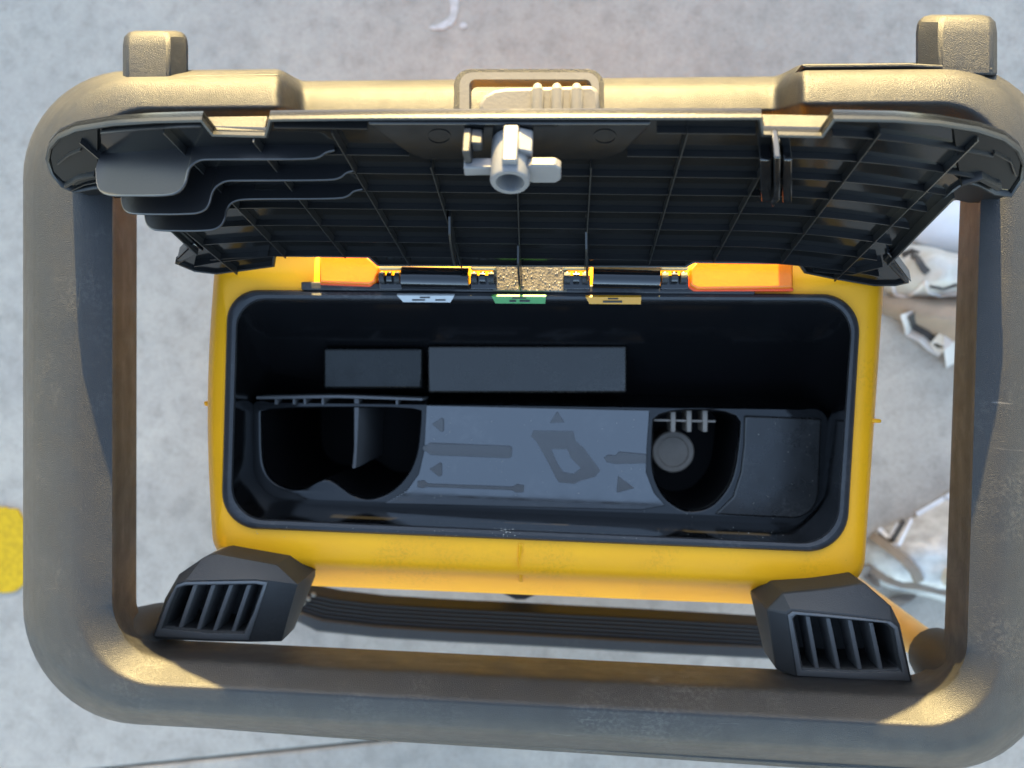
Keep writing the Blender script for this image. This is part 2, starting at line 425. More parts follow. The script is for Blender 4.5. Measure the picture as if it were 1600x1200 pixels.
wl = smooth_poly([(404, 634), (404, 655), (404, 700), (407, 733), (425, 757), (455, 768), (478, 765), (500, 752), (512, 751), (530, 762), (552, 778), (580, 784), (612, 773), (640, 745), (654, 712), (658, 680), (660, 650), (660, 634)], 2)
wr = smooth_poly([(1020, 638), (1017, 680), (1015, 735), (1030, 775), (1060, 800), (1085, 803), (1115, 795), (1142, 765), (1153, 735), (1158, 690), (1161, 638)], 2)
loops = [[P(x, y, ZFL) for x, y in l] for l in (TW, wl, wr)]
fill(bm, loops)
pk = []
for l, zb in ((wl, .2), (wr, .25)):
    a = [P(x, y, ZFL) for x, y in l]
    c = sum(a, Vector()) / len(a)
    ln_ = []
    for d_, z_ in ((.0006, -.0002), (.0014, -.0009), (.0019, -.0022), (.0021, -.0040)):
        ln_.append([p + (c - p).normalized() * d_ + Vector((0, 0, z_)) for p in a])
    a1 = ln_[-1]
    b = [Vector((p.x + (c.x - p.x) * .08, p.y + (c.y - p.y) * .08, zb)) for p in a]
    loft(bm, [a] + ln_, cap1=False)
    pk.append((a1, b))
tray = bm_to_obj('storage_tray', bm, M_tray, ROOT, sharp=35)
M_wall = mat('tray_wall_black', (.0055, .0055, .006), .12, .6, bump=.02, bscale=60, rvar=.04)
tray.data.materials.append(M_wall)
for p in tray.data.polygons: p.material_index = 1
M_refl = mat('reflection_dark', (.009, .0088, .0076), .26, .30, bump=.25, rvar=.08, dust=.05, streak=True)  # dark and warm tones of the rear wall reflections, put into colour
M_refl2 = mat('reflection_warm', (.016, .0135, .0105), .26, .52, bump=.35, rvar=.08, dust=.06, streak=True, scratch=.2)
M_block_ = mat('tray_satin', (.020, .0185, .017), .30, .7, bump=.1, bscale=300, var=.3, vscale=25, dust=.12, rvar=.1, scratch=.25)
def arc_pts(cx, cy, rx, ry, a0, a1, n=10): return [(cx + rx * math.cos(R(a0 + (a1 - a0) * i / n)), cy + ry * math.sin(R(a0 + (a1 - a0) * i / n))) for i in range(n + 1)]
bm = bmesh.new(); q = [(666, 633), (1015, 641), (1011, 700), (1010, 738), (1022, 770), (1040, 790), (1002, 797), (640, 788), (600, 787), (636, 766), (654, 740), (662, 705)]
prism_px(bm, q, ZFL + .0007, ZFL - .002); bm_to_obj('tray_panel', bm, M_tray, tray, bevel=.0005)
bm = bmesh.new(); q = [(1164, 650), (1284, 654)] + arc_pts(1240, 766, 40, 44, 0, 90, 8) + [(1150, 806), (1118, 804), (1146, 776), (1158, 738), (1163, 695)]
prism_px(bm, q, ZFL + .0030, ZFL - .002); bm_to_obj('tray_block', bm, M_block_, tray, bevel=.0012)
M_deep_shade = mat('deep_shade_black', (.0045, .0045, .005), .5, .15)  # darker, flatter copy of the tray black: depth shade put into colour
for a1, b in pk:
    bm = bmesh.new(); loft(bm, [a1, b], cap1=True); bm_to_obj('pocket', bm, M_deep_shade, tray)
# added sloping panels standing in for reflections on the rear wall
for x0, x1, ya, yb in ((505, 659, 545, 607), (668, 979, 541, 614)):
    bm = bmesh.new(); t = [P(x0, ya, .3425), P(x1, ya, .3425), P(x1, yb, .331), P(x0, yb, .331)]
    loft(bm, [t, [Vector((p.x, p.y + (.004 if i < 2 else 0), .290)) for i, p in enumerate(t)]], cap0=True, cap1=True)
    bm_to_obj('reflection_panel', bm, M_refl if x0 < 600 else M_refl2, tray, bevel=.0016, seg=3)
# rim and divider of the left pocket
bm = bmesh.new()
prism_px(bm, [(400, 619), (530, 617), (660, 622), (660, 626), (530, 622), (400, 624)], ZFL + .004, ZFL - .03)
bm_to_obj('pocket_rim', bm, M_grey if False else M_mark, tray, bevel=.0004)
for x in (431, 459, 476, 504, 620):
    bm = bmesh.new(); prism_px(bm, [(x - 1.5, 622), (x + 1.5, 622), (x + 1.5, 632), (x - 1.5, 632)], ZFL + .003, ZFL - .02)
    bm_to_obj('pocket_tooth', bm, M_mark, tray)
bm = bmesh.new(); prism_px(bm, [(553, 622), (561, 622), (558, 700), (556, 732), (550, 732), (553, 700)], ZFL - .001, ZFL - .08)
bm_to_obj('pocket_divider', bm, M_mark, tray, bevel=.0006)
# right pocket: grey plug, three teeth and a cross bar
bm = bmesh.new(); c = P(1052, 706, .285)
rg = []
for r_, dz in ((.0155, -.03), (.0155, -.001), (.0147, 0), (.0115, 0), (.0108, -.0012), (.004, -.0012)):
    rg.append([c + Vector((r_ * math.cos(k * math.pi / 16), r_ * math.sin(k * math.pi / 16), dz)) for k in range(32)])
loft(bm, rg, cap0=True, cap1=True)
bm_to_obj('round_plug', bm, M_plug, tray)
for x in (1052, 1077, 1102):
    bm = bmesh.new(); prism_px(bm, [(x - 4, 636), (x + 4, 636), (x + 3.5, 675), (x - 3.5, 675)], ZFL - .008, ZFL - .03)
    bm_to_obj('pocket_tooth', bm, M_plug, tray, bevel=.0004)
bm = bmesh.new(); prism_px(bm, [(1022, 655), (1118, 657), (1118, 660), (1022, 658)], ZFL - .010, ZFL - .014)
bm_to_obj('cross_bar', bm, M_plug, tray)
# moulded pictograms on the tray floor
def mark(name, pts, sm=0, h=.0013):
    bm = bmesh.new(); prism_px(bm, smooth_poly(pts, sm) if sm else pts, ZFL + .0007 + h, ZFL - .0005)
    return bm_to_obj(name, bm, M_mark, tray, bevel=.0003, seg=1)
mark('arrow_mark', [(675, 663), (690, 653), (693, 656), (693, 673), (690, 675)])
mark('arrow_mark', [(671, 733), (687, 723), (690, 725), (690, 743), (686, 745)])
mark('tube_mark', [(660, 699), (662, 696), (667, 696), (670, 692), (796, 697), (800, 700), (799, 714), (795, 716), (672, 711), (667, 706), (661, 704)])
mark('rod_mark', [(652, 752), (662, 751), (667, 756), (800, 761), (808, 757), (819, 759), (818, 769), (807, 770), (800, 766), (667, 761), (660, 763), (652, 761)])
mark('arrow_mark', [(871, 643), (882, 660), (859, 661)])
mark('arrow_mark', [(966, 744), (991, 763), (964, 770)])
mark('tool_mark', [(944, 716), (950, 711), (962, 712), (968, 706), (1010, 710), (1010, 724), (962, 725), (948, 722)])
bm = bmesh.new()      # hexagonal tool outline with a window in it
ou = [(833, 673), (896, 674), (900, 690), (912, 700), (938, 735), (930, 745), (905, 752), (898, 756), (874, 754), (868, 746), (856, 722), (838, 690), (830, 682)]
ho = [(861, 702), (886, 702), (892, 716), (908, 732), (896, 741), (880, 738), (872, 726)]
t1 = [[P(x, y, ZFL + .0016) for x, y in l] for l in (ou, ho)]
fill(bm, t1)
for l in t1: loft(bm, [l, shift(l, Vector((0, 0, -.0014)))])
bm_to_obj('tool_mark', bm, M_mark, tray)
# coloured stickers just under the rear rim
def sticker(x0, x1, y, m, nmarks, nm):
    q = [(x0 - 2, y), (x1 + 2, y + .5), (x1 - 4, y + 11), (x0 + 8, y + 10.5)]
    if nm > 1: q = [(x0, y), (x1, y + .5), (x1 - 1, y + 11.5), (x0 + 6, y + 11)]
    def wz(yy): return ZR + .0058 - (yy - y) * .0003
    a = [P(px, py, wz(py)) for px, py in q]
    bm = bmesh.new(); prism(bm, a, Vector((0, .0012, -.0012)))
    s = bm_to_obj('sticker', bm, m, ROOT)
    s['label'] = {0: 'white sticker', 1: 'white sticker', 2: 'green sticker', 3: 'orange sticker'}[nm]
    for (ax, ay, bx, by) in nmarks:
        bm = bmesh.new()
        b = [P(px, py, wz(py) + .0004) for px, py in ((ax, ay), (bx, ay), (bx, by), (ax, by))]
        prism(bm, b, Vector((0, .0006, -.0008))); bm_to_obj('print_mark', bm, M_ink, s)
sticker(622, 708, 461.5, M_white, [(656, 464, 672, 466), (644, 468, 664, 470), (680, 468, 696, 470)], 1)
sticker(768, 853, 463, M_green, [(800, 465, 822, 467), (796, 469, 806, 472), (812, 469, 828, 472)], 2)
sticker(915, 1002, 464, M_orange, [(950, 466, 966, 468), (942, 470, 972, 473)], 3)

# ---- rear deck, amber pads and hinges
bm = bmesh.new(); prism_px(bm, [(470, 440), (1180, 448), (1180, 460), (470, 453)], ZR + .0035, ZR - .004)
bm_to_obj('rear_deck', bm, M_gask, ROOT, bevel=.001)
bm = bmesh.new(); prism_px(bm, [(770, 411), (886, 413), (886, 456), (770, 455)], ZR + .0042, ZR - .004)
bm_to_obj('centre_plate', bm, M_dull, ROOT, bevel=.0008)
M_red = mat('red_edge', (.75, .07, .006), .4, .5)
for q, e in (([(498, 396), (570, 396), (590, 413), (592, 425), (586, 441), (577, 445), (498, 442)], [(500, 441), (577, 443), (588, 432), (590, 438), (578, 448), (500, 445)]),
             ([(1078, 420), (1090, 405), (1240, 408), (1240, 450), (1180, 451), (1090, 452), (1078, 446)], [(1076, 430), (1080, 446), (1090, 450), (1240, 449), (1240, 455), (1084, 455), (1074, 448)])):
    bm = bmesh.new(); prism_px(bm, q, ZR + .0075, ZR - .002)
    pad = bm_to_obj('amber_pad', bm, M_amb, ROOT, bevel=.0015)
    bm = bmesh.new(); prism_px(bm, e, ZR + .0048, ZR - .002)
    bm_to_obj('red_edge', bm, M_red, pad, bevel=.0006)
def hbox(x0, y0, x1, y1, z1, z0, name, m, parent, bev=.0005):
    bm = bmesh.new(); prism_px(bm, [(x0, y0), (x1, y0), (x1, y1), (x0, y1)], z1, z0)
    return bm_to_obj(name, bm, m, parent, bevel=bev)
M_sunlit = mat('sunlit_gold', (.42, .36, .20), .35, .5, metal=.4, bump=.2, bscale=900)  # gold of the sunlit knuckle edges, put into the base colour
def hinge(bx0, bx1, kx):
    bm = bmesh.new(); a, b = P(bx0, 433, ZR + .0075), P(bx1, 435, ZR + .0075)
    tube(bm, [a, b], .0066, 24)
    h = bm_to_obj('hinge', bm, M_gloss, ROOT)
    hbox(bx0 + 2, 440, bx1 - 2, 449, ZR + .006, ZR, 'hinge_leaf', M_gloss, h)
    for (x0, x1) in kx:
        hbox(x0, 430, x1, 452, ZR + .0055, ZR, 'knuckle_plate', M_gloss, h)
        hbox(x0, 414, x1, 422, ZR + .0095, ZR, 'sunlit_knuckle_edge', M_sunlit, h, .001)
        n = 3
        for i in range(n):
            c0 = x0 + (x1 - x0) * (i + .12) / n; c1 = x0 + (x1 - x0) * (i + .78) / n
            bm = bmesh.new(); tube(bm, [P(c0, 434, ZR + .0075), P(c1, 434, ZR + .0075)], .0036, 12)
            bm_to_obj('knuckle', bm, M_gloss if i == 1 else M_cage2, h)
            bm = bmesh.new(); c = P((c0 + c1) / 2, 427, ZR + .0090)
            bmesh.ops.create_uvsphere(bm, u_segments=8, v_segments=6, radius=.0011, matrix=Matrix.Translation(c))
            bm_to_obj('rivet', bm, M_steel, h)
hinge(629, 733, ((592, 628), (735, 775)))
hinge(926, 1030, ((880, 922), (1032, 1076)))

# ---- lid: a ribbed shell standing open behind the tray
LH = P(810, 418, .396); LT = P(810, 181, .520)
lt = Vector((0, LT.y - LH.y, LT.z - LH.z)).normalized()
ln = Vector((1, 0, 0)).cross(lt)
if ln.y > 0: ln = -ln                         # inner face normal: to the front and up
def bend(p):          # the top corners of the lid sweep backwards
    t = max(0, -p.x - .125 if p.x < 0 else p.x - .100); return (1.5 if p.x < 0 else 1.95) * min(t, .16) ** 2 * max(0, min(1, ((p - LH).dot(lt) - .038) / .08))
def PL(px, py, off=0.0):
    d = ray(px, py); b = 0.0
    for _ in range(7):
        q = LH + ln * (off - b); p = CAM_LOC + d * ((q - CAM_LOC).dot(ln) / d.dot(ln)); b = bend(p)
    return p
def arcpts(pts): return pts
top_edge = [(85, 212), (118, 197), (175, 188), (240, 184), (318, 182)]
LIDO = [(118, 298), (96, 288), (80, 268), (72, 245), (76, 225), (90, 209), (118, 197), (175, 188), (240, 184), (316, 182),
        (334, 205), (414, 207), (421, 181), (600, 179), (900, 178), (1190, 178), (1193, 205), (1283, 207), (1302, 180),
        (1400, 182), (1470, 188), (1530, 198), (1570, 211), (1593, 228), (1603, 250), (1599, 275), (1580, 304),
        (1552, 301), (1528, 288), (1508, 282), (1492, 293), (1386, 402), (1420, 438), (1398, 443), (1365, 443), (1300, 432), (1256, 423),
        (1246, 409), (1085, 407), (1072, 414), (590, 412), (575, 399), (432, 397), (430, 413), (380, 420), (340, 425), (305, 421), (274, 408),
        (310, 385), (238, 318), (196, 290), (150, 292)]
from mathutils.geometry import delaunay_2d_cdt
def sheet(bm, poly, o1, th, step=24):
    n = len(poly); inner = []
    def inside(x, y):
        c = False
        for i in range(n):
            (x1, y1), (x2, y2) = poly[i - 1], poly[i]
            if (y1 > y) != (y2 > y) and x < (x2 - x1) * (y - y1) / (y2 - y1) + x1: c = not c
        return c
    for gx in range(40, 1640, step):
        for gy in range(150, 470, step):
            if all(inside(gx + a, gy + b) for a, b in ((-6, 0), (6, 0), (0, -6), (0, 6))): inner.append(Vector((gx, gy)))
    vs, _, fs, _, _, _ = delaunay_2d_cdt([Vector(p) for p in poly] + inner, [], [list(range(n))], 1, 1e-4)
    a = [bm.verts.new(PL(v.x, v.y, o1)) for v in vs]; b = [bm.verts.new(v.co - ln * th) for v in a]
    for f in fs: bm.faces.new([a[i] for i in f]); bm.faces.new([b[i] for i in reversed(f)])
    for i in range(n):
        j = (i + 1) % n; bm.faces.new((a[i], a[j], b[j], b[i]))
bm = bmesh.new(); sheet(bm, LIDO, 0, .003)
M_lid = mat('lid_black', (.0060, .0058, .0056), .13, .50, bump=.05, bscale=70, rvar=.04)
lid = bm_to_obj('lid', bm, M_lid, ROOT)
# rim lip round the lid
def inset(poly, d):
    out = []; n = len(poly)
    for i in range(n):
        a, b, c = poly[i - 1], poly[i], poly[(i + 1) % n]
        def nrm(p, q):
            l = math.hypot(q[0] - p[0], q[1] - p[1]); return (-(q[1] - p[1]) / l, (q[0] - p[0]) / l)
        n1, n2 = nrm(a, b), nrm(b, c); m = (n1[0] + n2[0], n1[1] + n2[1]); l = math.hypot(*m) or 1
        m = (m[0] / l, m[1] / l); k = d / max(.45, (m[0] * n1[0] + m[1] * n1[1]))
        out.append((b[0] + m[0] * k, b[1] + m[1] * k))
    return out
def lid_world_inset(w):
    # inset in lid-plane coordinates
    pl = [PL(x, y, 0) for x, y in LIDO]
    uv = [(p.x, (p - LH).dot(lt)) for p in pl]
    area = sum(uv[i - 1][0] * uv[i][1] - uv[i][0] * uv[i - 1][1] for i in range(len(uv)))
    q = inset(uv, w if area > 0 else -w); out = []
    for u, v in q:
        p = Vector((u, LH.y, LH.z)) + lt * v; out.append(p - ln * bend(p))
    return pl, out
M_rim = mat('rim_black', (.010, .0098, .0095), .40, .45, bump=.2, bscale=1200)
po, pi_ = lid_world_inset(.0018)
bm = bmesh.new()
loft(bm, [shift(po, ln * -.0022), shift(po, ln * .0018), shift([a.lerp(b, .5) for a, b in zip(po, pi_)], ln * .0023), shift(pi_, ln * .0018), shift(pi_, ln * -.001)], wrap=False)
bm_to_obj('rim_lip', bm, M_rim, lid, sharp=50)
# notch blocks in the front edge of the lid
for q, side in (([(322, 182), (418, 181), (412, 206), (338, 204)], 0), ([(1190, 178), (1300, 180), (1281, 206), (1195, 204)], 1)):
    zt_ = [PL(x, y, 0).z - .0005 for x, y in q[2:]]; zt_ = [zt_[1] - .0045, zt_[0] - .0045] + zt_
    bm = bmesh.new(); t = [P(x, y, z) for (x, y), z in zip(q, zt_)]
    prism(bm, t, Vector((0, 0, -.004))); bm_to_obj('grip_notch', bm, M_cage, lid, bevel=.0006)
# ribs
M_rib = mat('rib_black', (.011, .0105, .010), .35, .6)
def rib(pts, h=.0038, tk=.0009, base=-.001, name='rib', m=None):
    bm = bmesh.new(); c = [PL(x, y, 0) for x, y in pts]; rings = []
    for i, p in enumerate(c):
        t = (c[min(i + 1, len(c) - 1)] - c[max(i - 1, 0)]).normalized(); s = t.cross(ln).normalized() * tk / 2
        hh = h[i] if isinstance(h, (list, tuple)) else h
        rings.append([p + s + ln * base, p + s * .7 + ln * hh, p - s * .7 + ln * hh, p - s + ln * base])
    loft(bm, rings, cap0=True, cap1=True)
    return bm_to_obj(name, bm, m or M_rib, lid, bevel=0)
def row(y, x0, x1, xr, xl, h=.0034):
    pts = []; n = 46
    for i in range(n + 1):
        x = x0 + (x1 - x0) * i / n; yy = y + (x - 1147) * .012
        if x > xr: yy += 3.3e-4 * (x - xr) ** 2
        if x < xl: yy += 3.0e-4 * (xl - x) ** 2
        pts.append((x, yy))
    rib(pts, h)
row(200, 1026, 1180, 1240, 380); row(200, 1300, 1550, 1240, 380); row(199, 430, 575, 1240, 380); row(198, 160, 316, 1240, 380)
for y, x0, x1, xr, xl in ((237, 980, 1560, 1230, 400), (269, 420, 1476, 1210, 420), (297, 400, 1447, 1190, 440), (325, 340, 1419, 1170, 450),
                          (352, 320, 1392, 1150, 470), (377, 316, 1369, 1130, 480), (400, 330, 1372, 1115, 500)):
    row(y, x0, x1, xr, xl)
row(240, 300, 640, 1230, 400)
for a, b in (((1074, 196), (1014, 404)), ((1216, 208), (1114, 401)), ((1374, 196), (1221, 402)), ((1526, 208), (1303, 430)),
             ((924, 250), (914, 410)), ((674, 250), (722, 410)), ((520, 196), (641, 406)), ((398, 210), (541, 394)),
             ((258, 196), (448, 394)), ((128, 213), (372, 420)), ((809, 284), (813, 410))):
    rib([lerp2(a, b, i / 12) for i in range(13)], .0044)
rib([(92, 250), (110, 236), (128, 228)], .003); rib([(104, 284), (124, 272), (150, 266)], .004, .0016); rib([(112, 292), (134, 282), (152, 278)], .003)
rib([(1552, 232), (1578, 246), (1586, 268)], .003); rib([(1500, 277), (1530, 268), (1560, 284)], .005, .003)
# edge walls along the slanted sides
rib([(1488, 296), (1440, 345), (1386, 402)], .0055, .0016); rib([(238, 318), (310, 386)], .0055, .0016)
rib([(1378, 408), (1330, 420), (1270, 415)], .004); rib([(305, 408), (350, 400), (420, 392)], .004)
# deep guide fins near the hinge
for a, b, h0 in (((703, 328), (712, 392), .012), ((916, 352), (918, 418), .012), ((810, 372), (814, 428), .014)):
    pts = [lerp2(a, b, i / 6) for i in range(7)]
    rib(pts, [h0 * .35, h0 * .9, h0, h0, h0, h0 * .95, h0 * .8], .0016, name='guide_fin')
# smooth plate behind the latch
PLATE = [(574, 193), (580, 198), (640, 241), (664, 250), (942, 250), (974, 238), (1012, 200), (1018, 193)]
bm = bmesh.new(); sheet(bm, PLATE, .0036, .004)
bm_to_obj('latch_plate', bm, M_lid, lid, bevel=.0008)
for x in (686, 945):
    bm = bmesh.new()
    ring = []
    for r_, o_ in ((18, .0034), (18, .0040), (16.6, .0040), (16.6, .0034)):
        ring.append([PL(x + r_ * math.cos(k * math.pi / 14), 214 + r_ * .62 * math.sin(k * math.pi / 14), o_) for k in range(28)])
    loft(bm, ring); bm_to_obj('pin_ring', bm, M_gloss, lid)
# clip on the right
def lbox(q, o1, o0, name, m, bev=.0006, par=None):
    bm = bmesh.new(); prism(bm, [PL(x, y, o1) for x, y in q], -ln * (o1 - o0)); return bm_to_obj(name, bm, m, par or lid, bevel=bev)
lbox([(1187, 250), (1206, 250), (1206, 316), (1189, 316)], .008, -.001, 'clip_tab', M_gloss)
lbox([(1224, 250), (1238, 250), (1238, 317), (1222, 317)], .008, -.001, 'clip_tab', M_gloss)
lbox([(1209, 246), (1220, 246), (1219, 312), (1208, 325), (1204, 318), (1210, 306)], .014, -.001, 'clip_fin', M_gloss)
# storage shelves with stepped edges on the left
M_shelf = mat('shelf_black', (.010, .010, .011), .42, .35, bump=.1, bscale=900)
M_glint = mat('edge_glint', (.022, .021, .020), .28, .8)  # lighter tube colour painting a highlight along the shelf edges
def shelf(edge, ybase, yb2):
    xs = [p[0] for p in edge]
    bm = bmesh.new()
    base_y = lambda x: ybase + 0.00028 * max(0, 420 - x) ** 2 * .5
    zf = []
    for (x, y) in edge:
        b = PL(max(x, 150), base_y(x), 0)
        # push the edge straight out of the lid as far as the pixel asks: intersect pixel ray with the shelf plane
        d = ray(x, y); pn = lt
        t = (b - CAM_LOC).dot(pn) / d.dot(pn); e = CAM_LOC + d * t
        zf.append((e - ln * 0, b))
    back = []
    for e, b in zf:
        q = e - ln * ((e - LH).dot(ln) + bend(e)); back.append(q)
    up = lt * .0007
    loft(bm, [[p for p, _ in zf], back], closed=False)
    fr2 = [p - up * 2 for p, _ in zf]; bk2 = [p - up * 2 for p in back]
    loft(bm, [fr2, bk2], closed=False); loft(bm, [[p for p, _ in zf], fr2], closed=False)
    sh_ = bm_to_obj('shelf', bm, M_shelf, lid)
    bm = bmesh.new(); tube(bm, [p - up for p, _ in zf], .0007, 8); bm_to_obj('shelf_edge_glint', bm, M_glint, lid)
def dense(pts, n=5):
    out = []
    for i in range(len(pts) - 1):
        for k in range(n): out.append(lerp2(pts[i], pts[i + 1], k / n))
    return out + [pts[-1]]
def soft(pts, it=2):
    for _ in range(it):
        q = [pts[0]]
        for i in range(len(pts) - 1): q += [lerp2(pts[i], pts[i + 1], .25), lerp2(pts[i], pts[i + 1], .75)]
        pts = q + [pts[-1]]
    return pts
shelf(soft([(150, 262), (151, 285), (156, 298), (172, 304), (200, 304), (262, 304), (280, 298), (289, 285), (292, 270), (296, 258), (310, 248), (330, 247), (485, 247), (500, 243), (508, 236), (522, 233)]), 226, 0)
shelf(soft([(190, 300), (190, 318), (196, 329), (210, 333), (300, 333), (318, 328), (326, 318), (330, 300), (336, 290), (350, 281), (370, 280), (515, 280), (532, 276), (540, 268), (552, 265)]), 258, 0)
shelf(soft([(226, 325), (227, 345), (234, 355), (247, 359), (325, 359), (342, 354), (350, 342), (353, 326), (360, 315), (374, 310), (400, 309), (530, 309), (545, 304), (551, 297), (566, 294)]), 288, 0)
# dark side wings of the outer shell below the lid
lbox([(1440, 338), (1434, 365), (1420, 382), (1388, 398), (1350, 410), (1386, 390)], -.004, -.014, 'shell_wing', M_cage2)
lbox([(1386, 396), (1420, 438), (1424, 441), (1408, 420), (1390, 396)], .004, -.004, 'shell_wing', M_gloss)
lbox([(302, 381), (276, 406), (282, 410), (318, 392)], .003, -.006, 'shell_wing', M_gloss)
for e in ([(78, 262), (84, 275), (96, 288), (118, 298), (150, 293), (198, 290), (216, 302)], [(1594, 280), (1581, 303), (1552, 301), (1528, 289), (1508, 283), (1492, 293), (1470, 316)]):
    bm = bmesh.new(); t = [PL(x, y, -.0006) for x, y in e]
    q = [p - ln * .0022 for p in t]
    dz = Vector((0, 0, -.03))
    loft(bm, [t, [Vector((p.x, p.y, min(p.z - .004, ZF - .012))) for p in t], [Vector((p.x, p.y, min(p.z - .004, ZF - .012))) for p in q], q], closed=False)
    bm_to_obj('ear_skirt', bm, M_deep_shade, lid)
for q in ([(84, 268), (79, 246), (83, 229), (96, 213), (121, 202), (152, 197), (152, 285), (119, 290), (98, 282)], [(1500, 276), (1490, 201), (1530, 205), (1568, 218), (1588, 233), (1595, 251), (1591, 275), (1577, 296), (1555, 294), (1530, 281)]):
    bm = bmesh.new(); sheet(bm, q, .0012, .002); bm_to_obj('ear_dark_sheet', bm, M_deep_shade, lid)  # dark matte sheets added to keep the ear insides in shade
# turn latch
c0 = PL(800, 222, .004); ax = ln
def disc(c, r_, k=24):
    u = Vector((1, 0, 0)); v = lt
    return [c + u * (r_ * math.cos(2 * math.pi * i / k)) + v * (r_ * math.sin(2 * math.pi * i / k)) for i in range(k)]
bm = bmesh.new(); H = .022
loft(bm, [disc(c0, .0092), disc(c0 + ax * (H - .001), .0090), disc(c0 + ax * H, .0084), disc(c0 + ax * H, .0064), disc(c0 + ax * (H - .001), .0060), disc(c0 + ax * (H - .009), .0056)], cap0=True, cap1=True)
knob = bm_to_obj('turn_latch', bm, M_grey, lid, sharp=40)
def onlatch(pts, o0, o1, name, m=M_grey, bev=.0007):
    """pts in latch coordinates (right, up the lid) in metres"""
    bm = bmesh.new(); a = [c0 + Vector((1, 0, 0)) * x + lt * y + ax * o1 for x, y in pts]
    prism(bm, a, -ax * (o1 - o0))
    return bm_to_obj(name, bm, m, lid, bevel=bev)
onlatch([(.006, .004), (.010, .0065), (.020, .0065), (.0225, .004), (.0225, -.004), (.020, -.0065), (.010, -.0065), (.005, -.004)], .013, .0175, 'latch_paddle')
onlatch([(-.006, .0022), (-.021, .0018), (-.0212, -.0042), (-.006, -.0034)], .010, .0155, 'latch_arm')
onlatch([(-.003, .012), (.0035, .012), (.004, .007), (-.0034, .007)], .000, .019, 'latch_tooth')
onlatch([(.0035, .0105), (.0098, .0085), (.0098, .003), (.0035, .0065)], .000, .012, 'latch_tooth')
onlatch([(-.021, .010), (-.0175, .010), (-.0172, .0005), (-.0205, .0005)], .000, .013, 'stop_tab', M_cage2)
onlatch([(-.0175, .0095), (-.0125, .009), (-.0125, .004), (-.0172, .003)], .000, .008, 'stop_tab', M_cage2)
onlatch([(.0015, -.009), (.004, -.009), (.004, -.014), (.0015, -.014)], .000, .006, 'latch_tooth')
# cross-head screw in the latch
bm = bmesh.new(); cc = c0 + ax * (H - .0088); loft(bm, [disc(cc, .0046), disc(cc + ax * .0012, .0038), disc(cc + ax * .0014, .001)], cap0=True, cap1=True)
bm_to_obj('screw', bm, M_steel, lid)
# outside latch: ring and ridged slider on the outer edge of the lid
def prect(x0, y0, x1, y1, r): return rrect((x0, y0), (x1, y0), (x1, y1), (x0, y1), r, nc=7, ne=(6, 4, 6, 4))
ZL = LT.z - .026
def loopring(o, i, ztop, h, name, m):
    bm = bmesh.new(); a = [P(x, y, ztop) for x, y in o]; b = [P(x, y, ztop) for x, y in i]; v = Vector((0, 0, -h))
    loft(bm, [shift(a, v), a, b, shift(b, v)], wrap=True); return bm_to_obj(name, bm, m, lid, bevel=.0007)
loopring(prect(709, 108, 944, 210, 26), prect(719, 114, 935, 210, 20), ZL - .002, .012, 'latch_bezel', M_cage)
loopring(prect(718, 113, 936, 205, 20), prect(733, 124, 924, 205, 10), ZL, .010, 'latch_ring', M_beige)
bm = bmesh.new()
prism_px(bm, [(748, 178), (748, 160), (755, 148), (772, 139), (790, 136), (925, 132), (936, 140), (938, 178)], ZL + .003, ZL - .016)
sld = bm_to_obj('latch_slider', bm, M_beige, lid, bevel=.002, seg=3)
bm = bmesh.new(); prism_px(bm, [(765, 160), (905, 160), (900, 196), (770, 196)], ZL - .004, ZL - .016)
bm_to_obj('latch_stem', bm, M_cage2, lid, bevel=.001)
for x in (840, 870, 901):
    bm = bmesh.new(); tube(bm, [P(x, 136, ZL + .0015), P(x, 142, ZL + .0035), P(x, 174, ZL + .0035)], [.0022, .0030, .0030], 14)
    bm_to_obj('slider_ridge', bm, M_beige, lid)

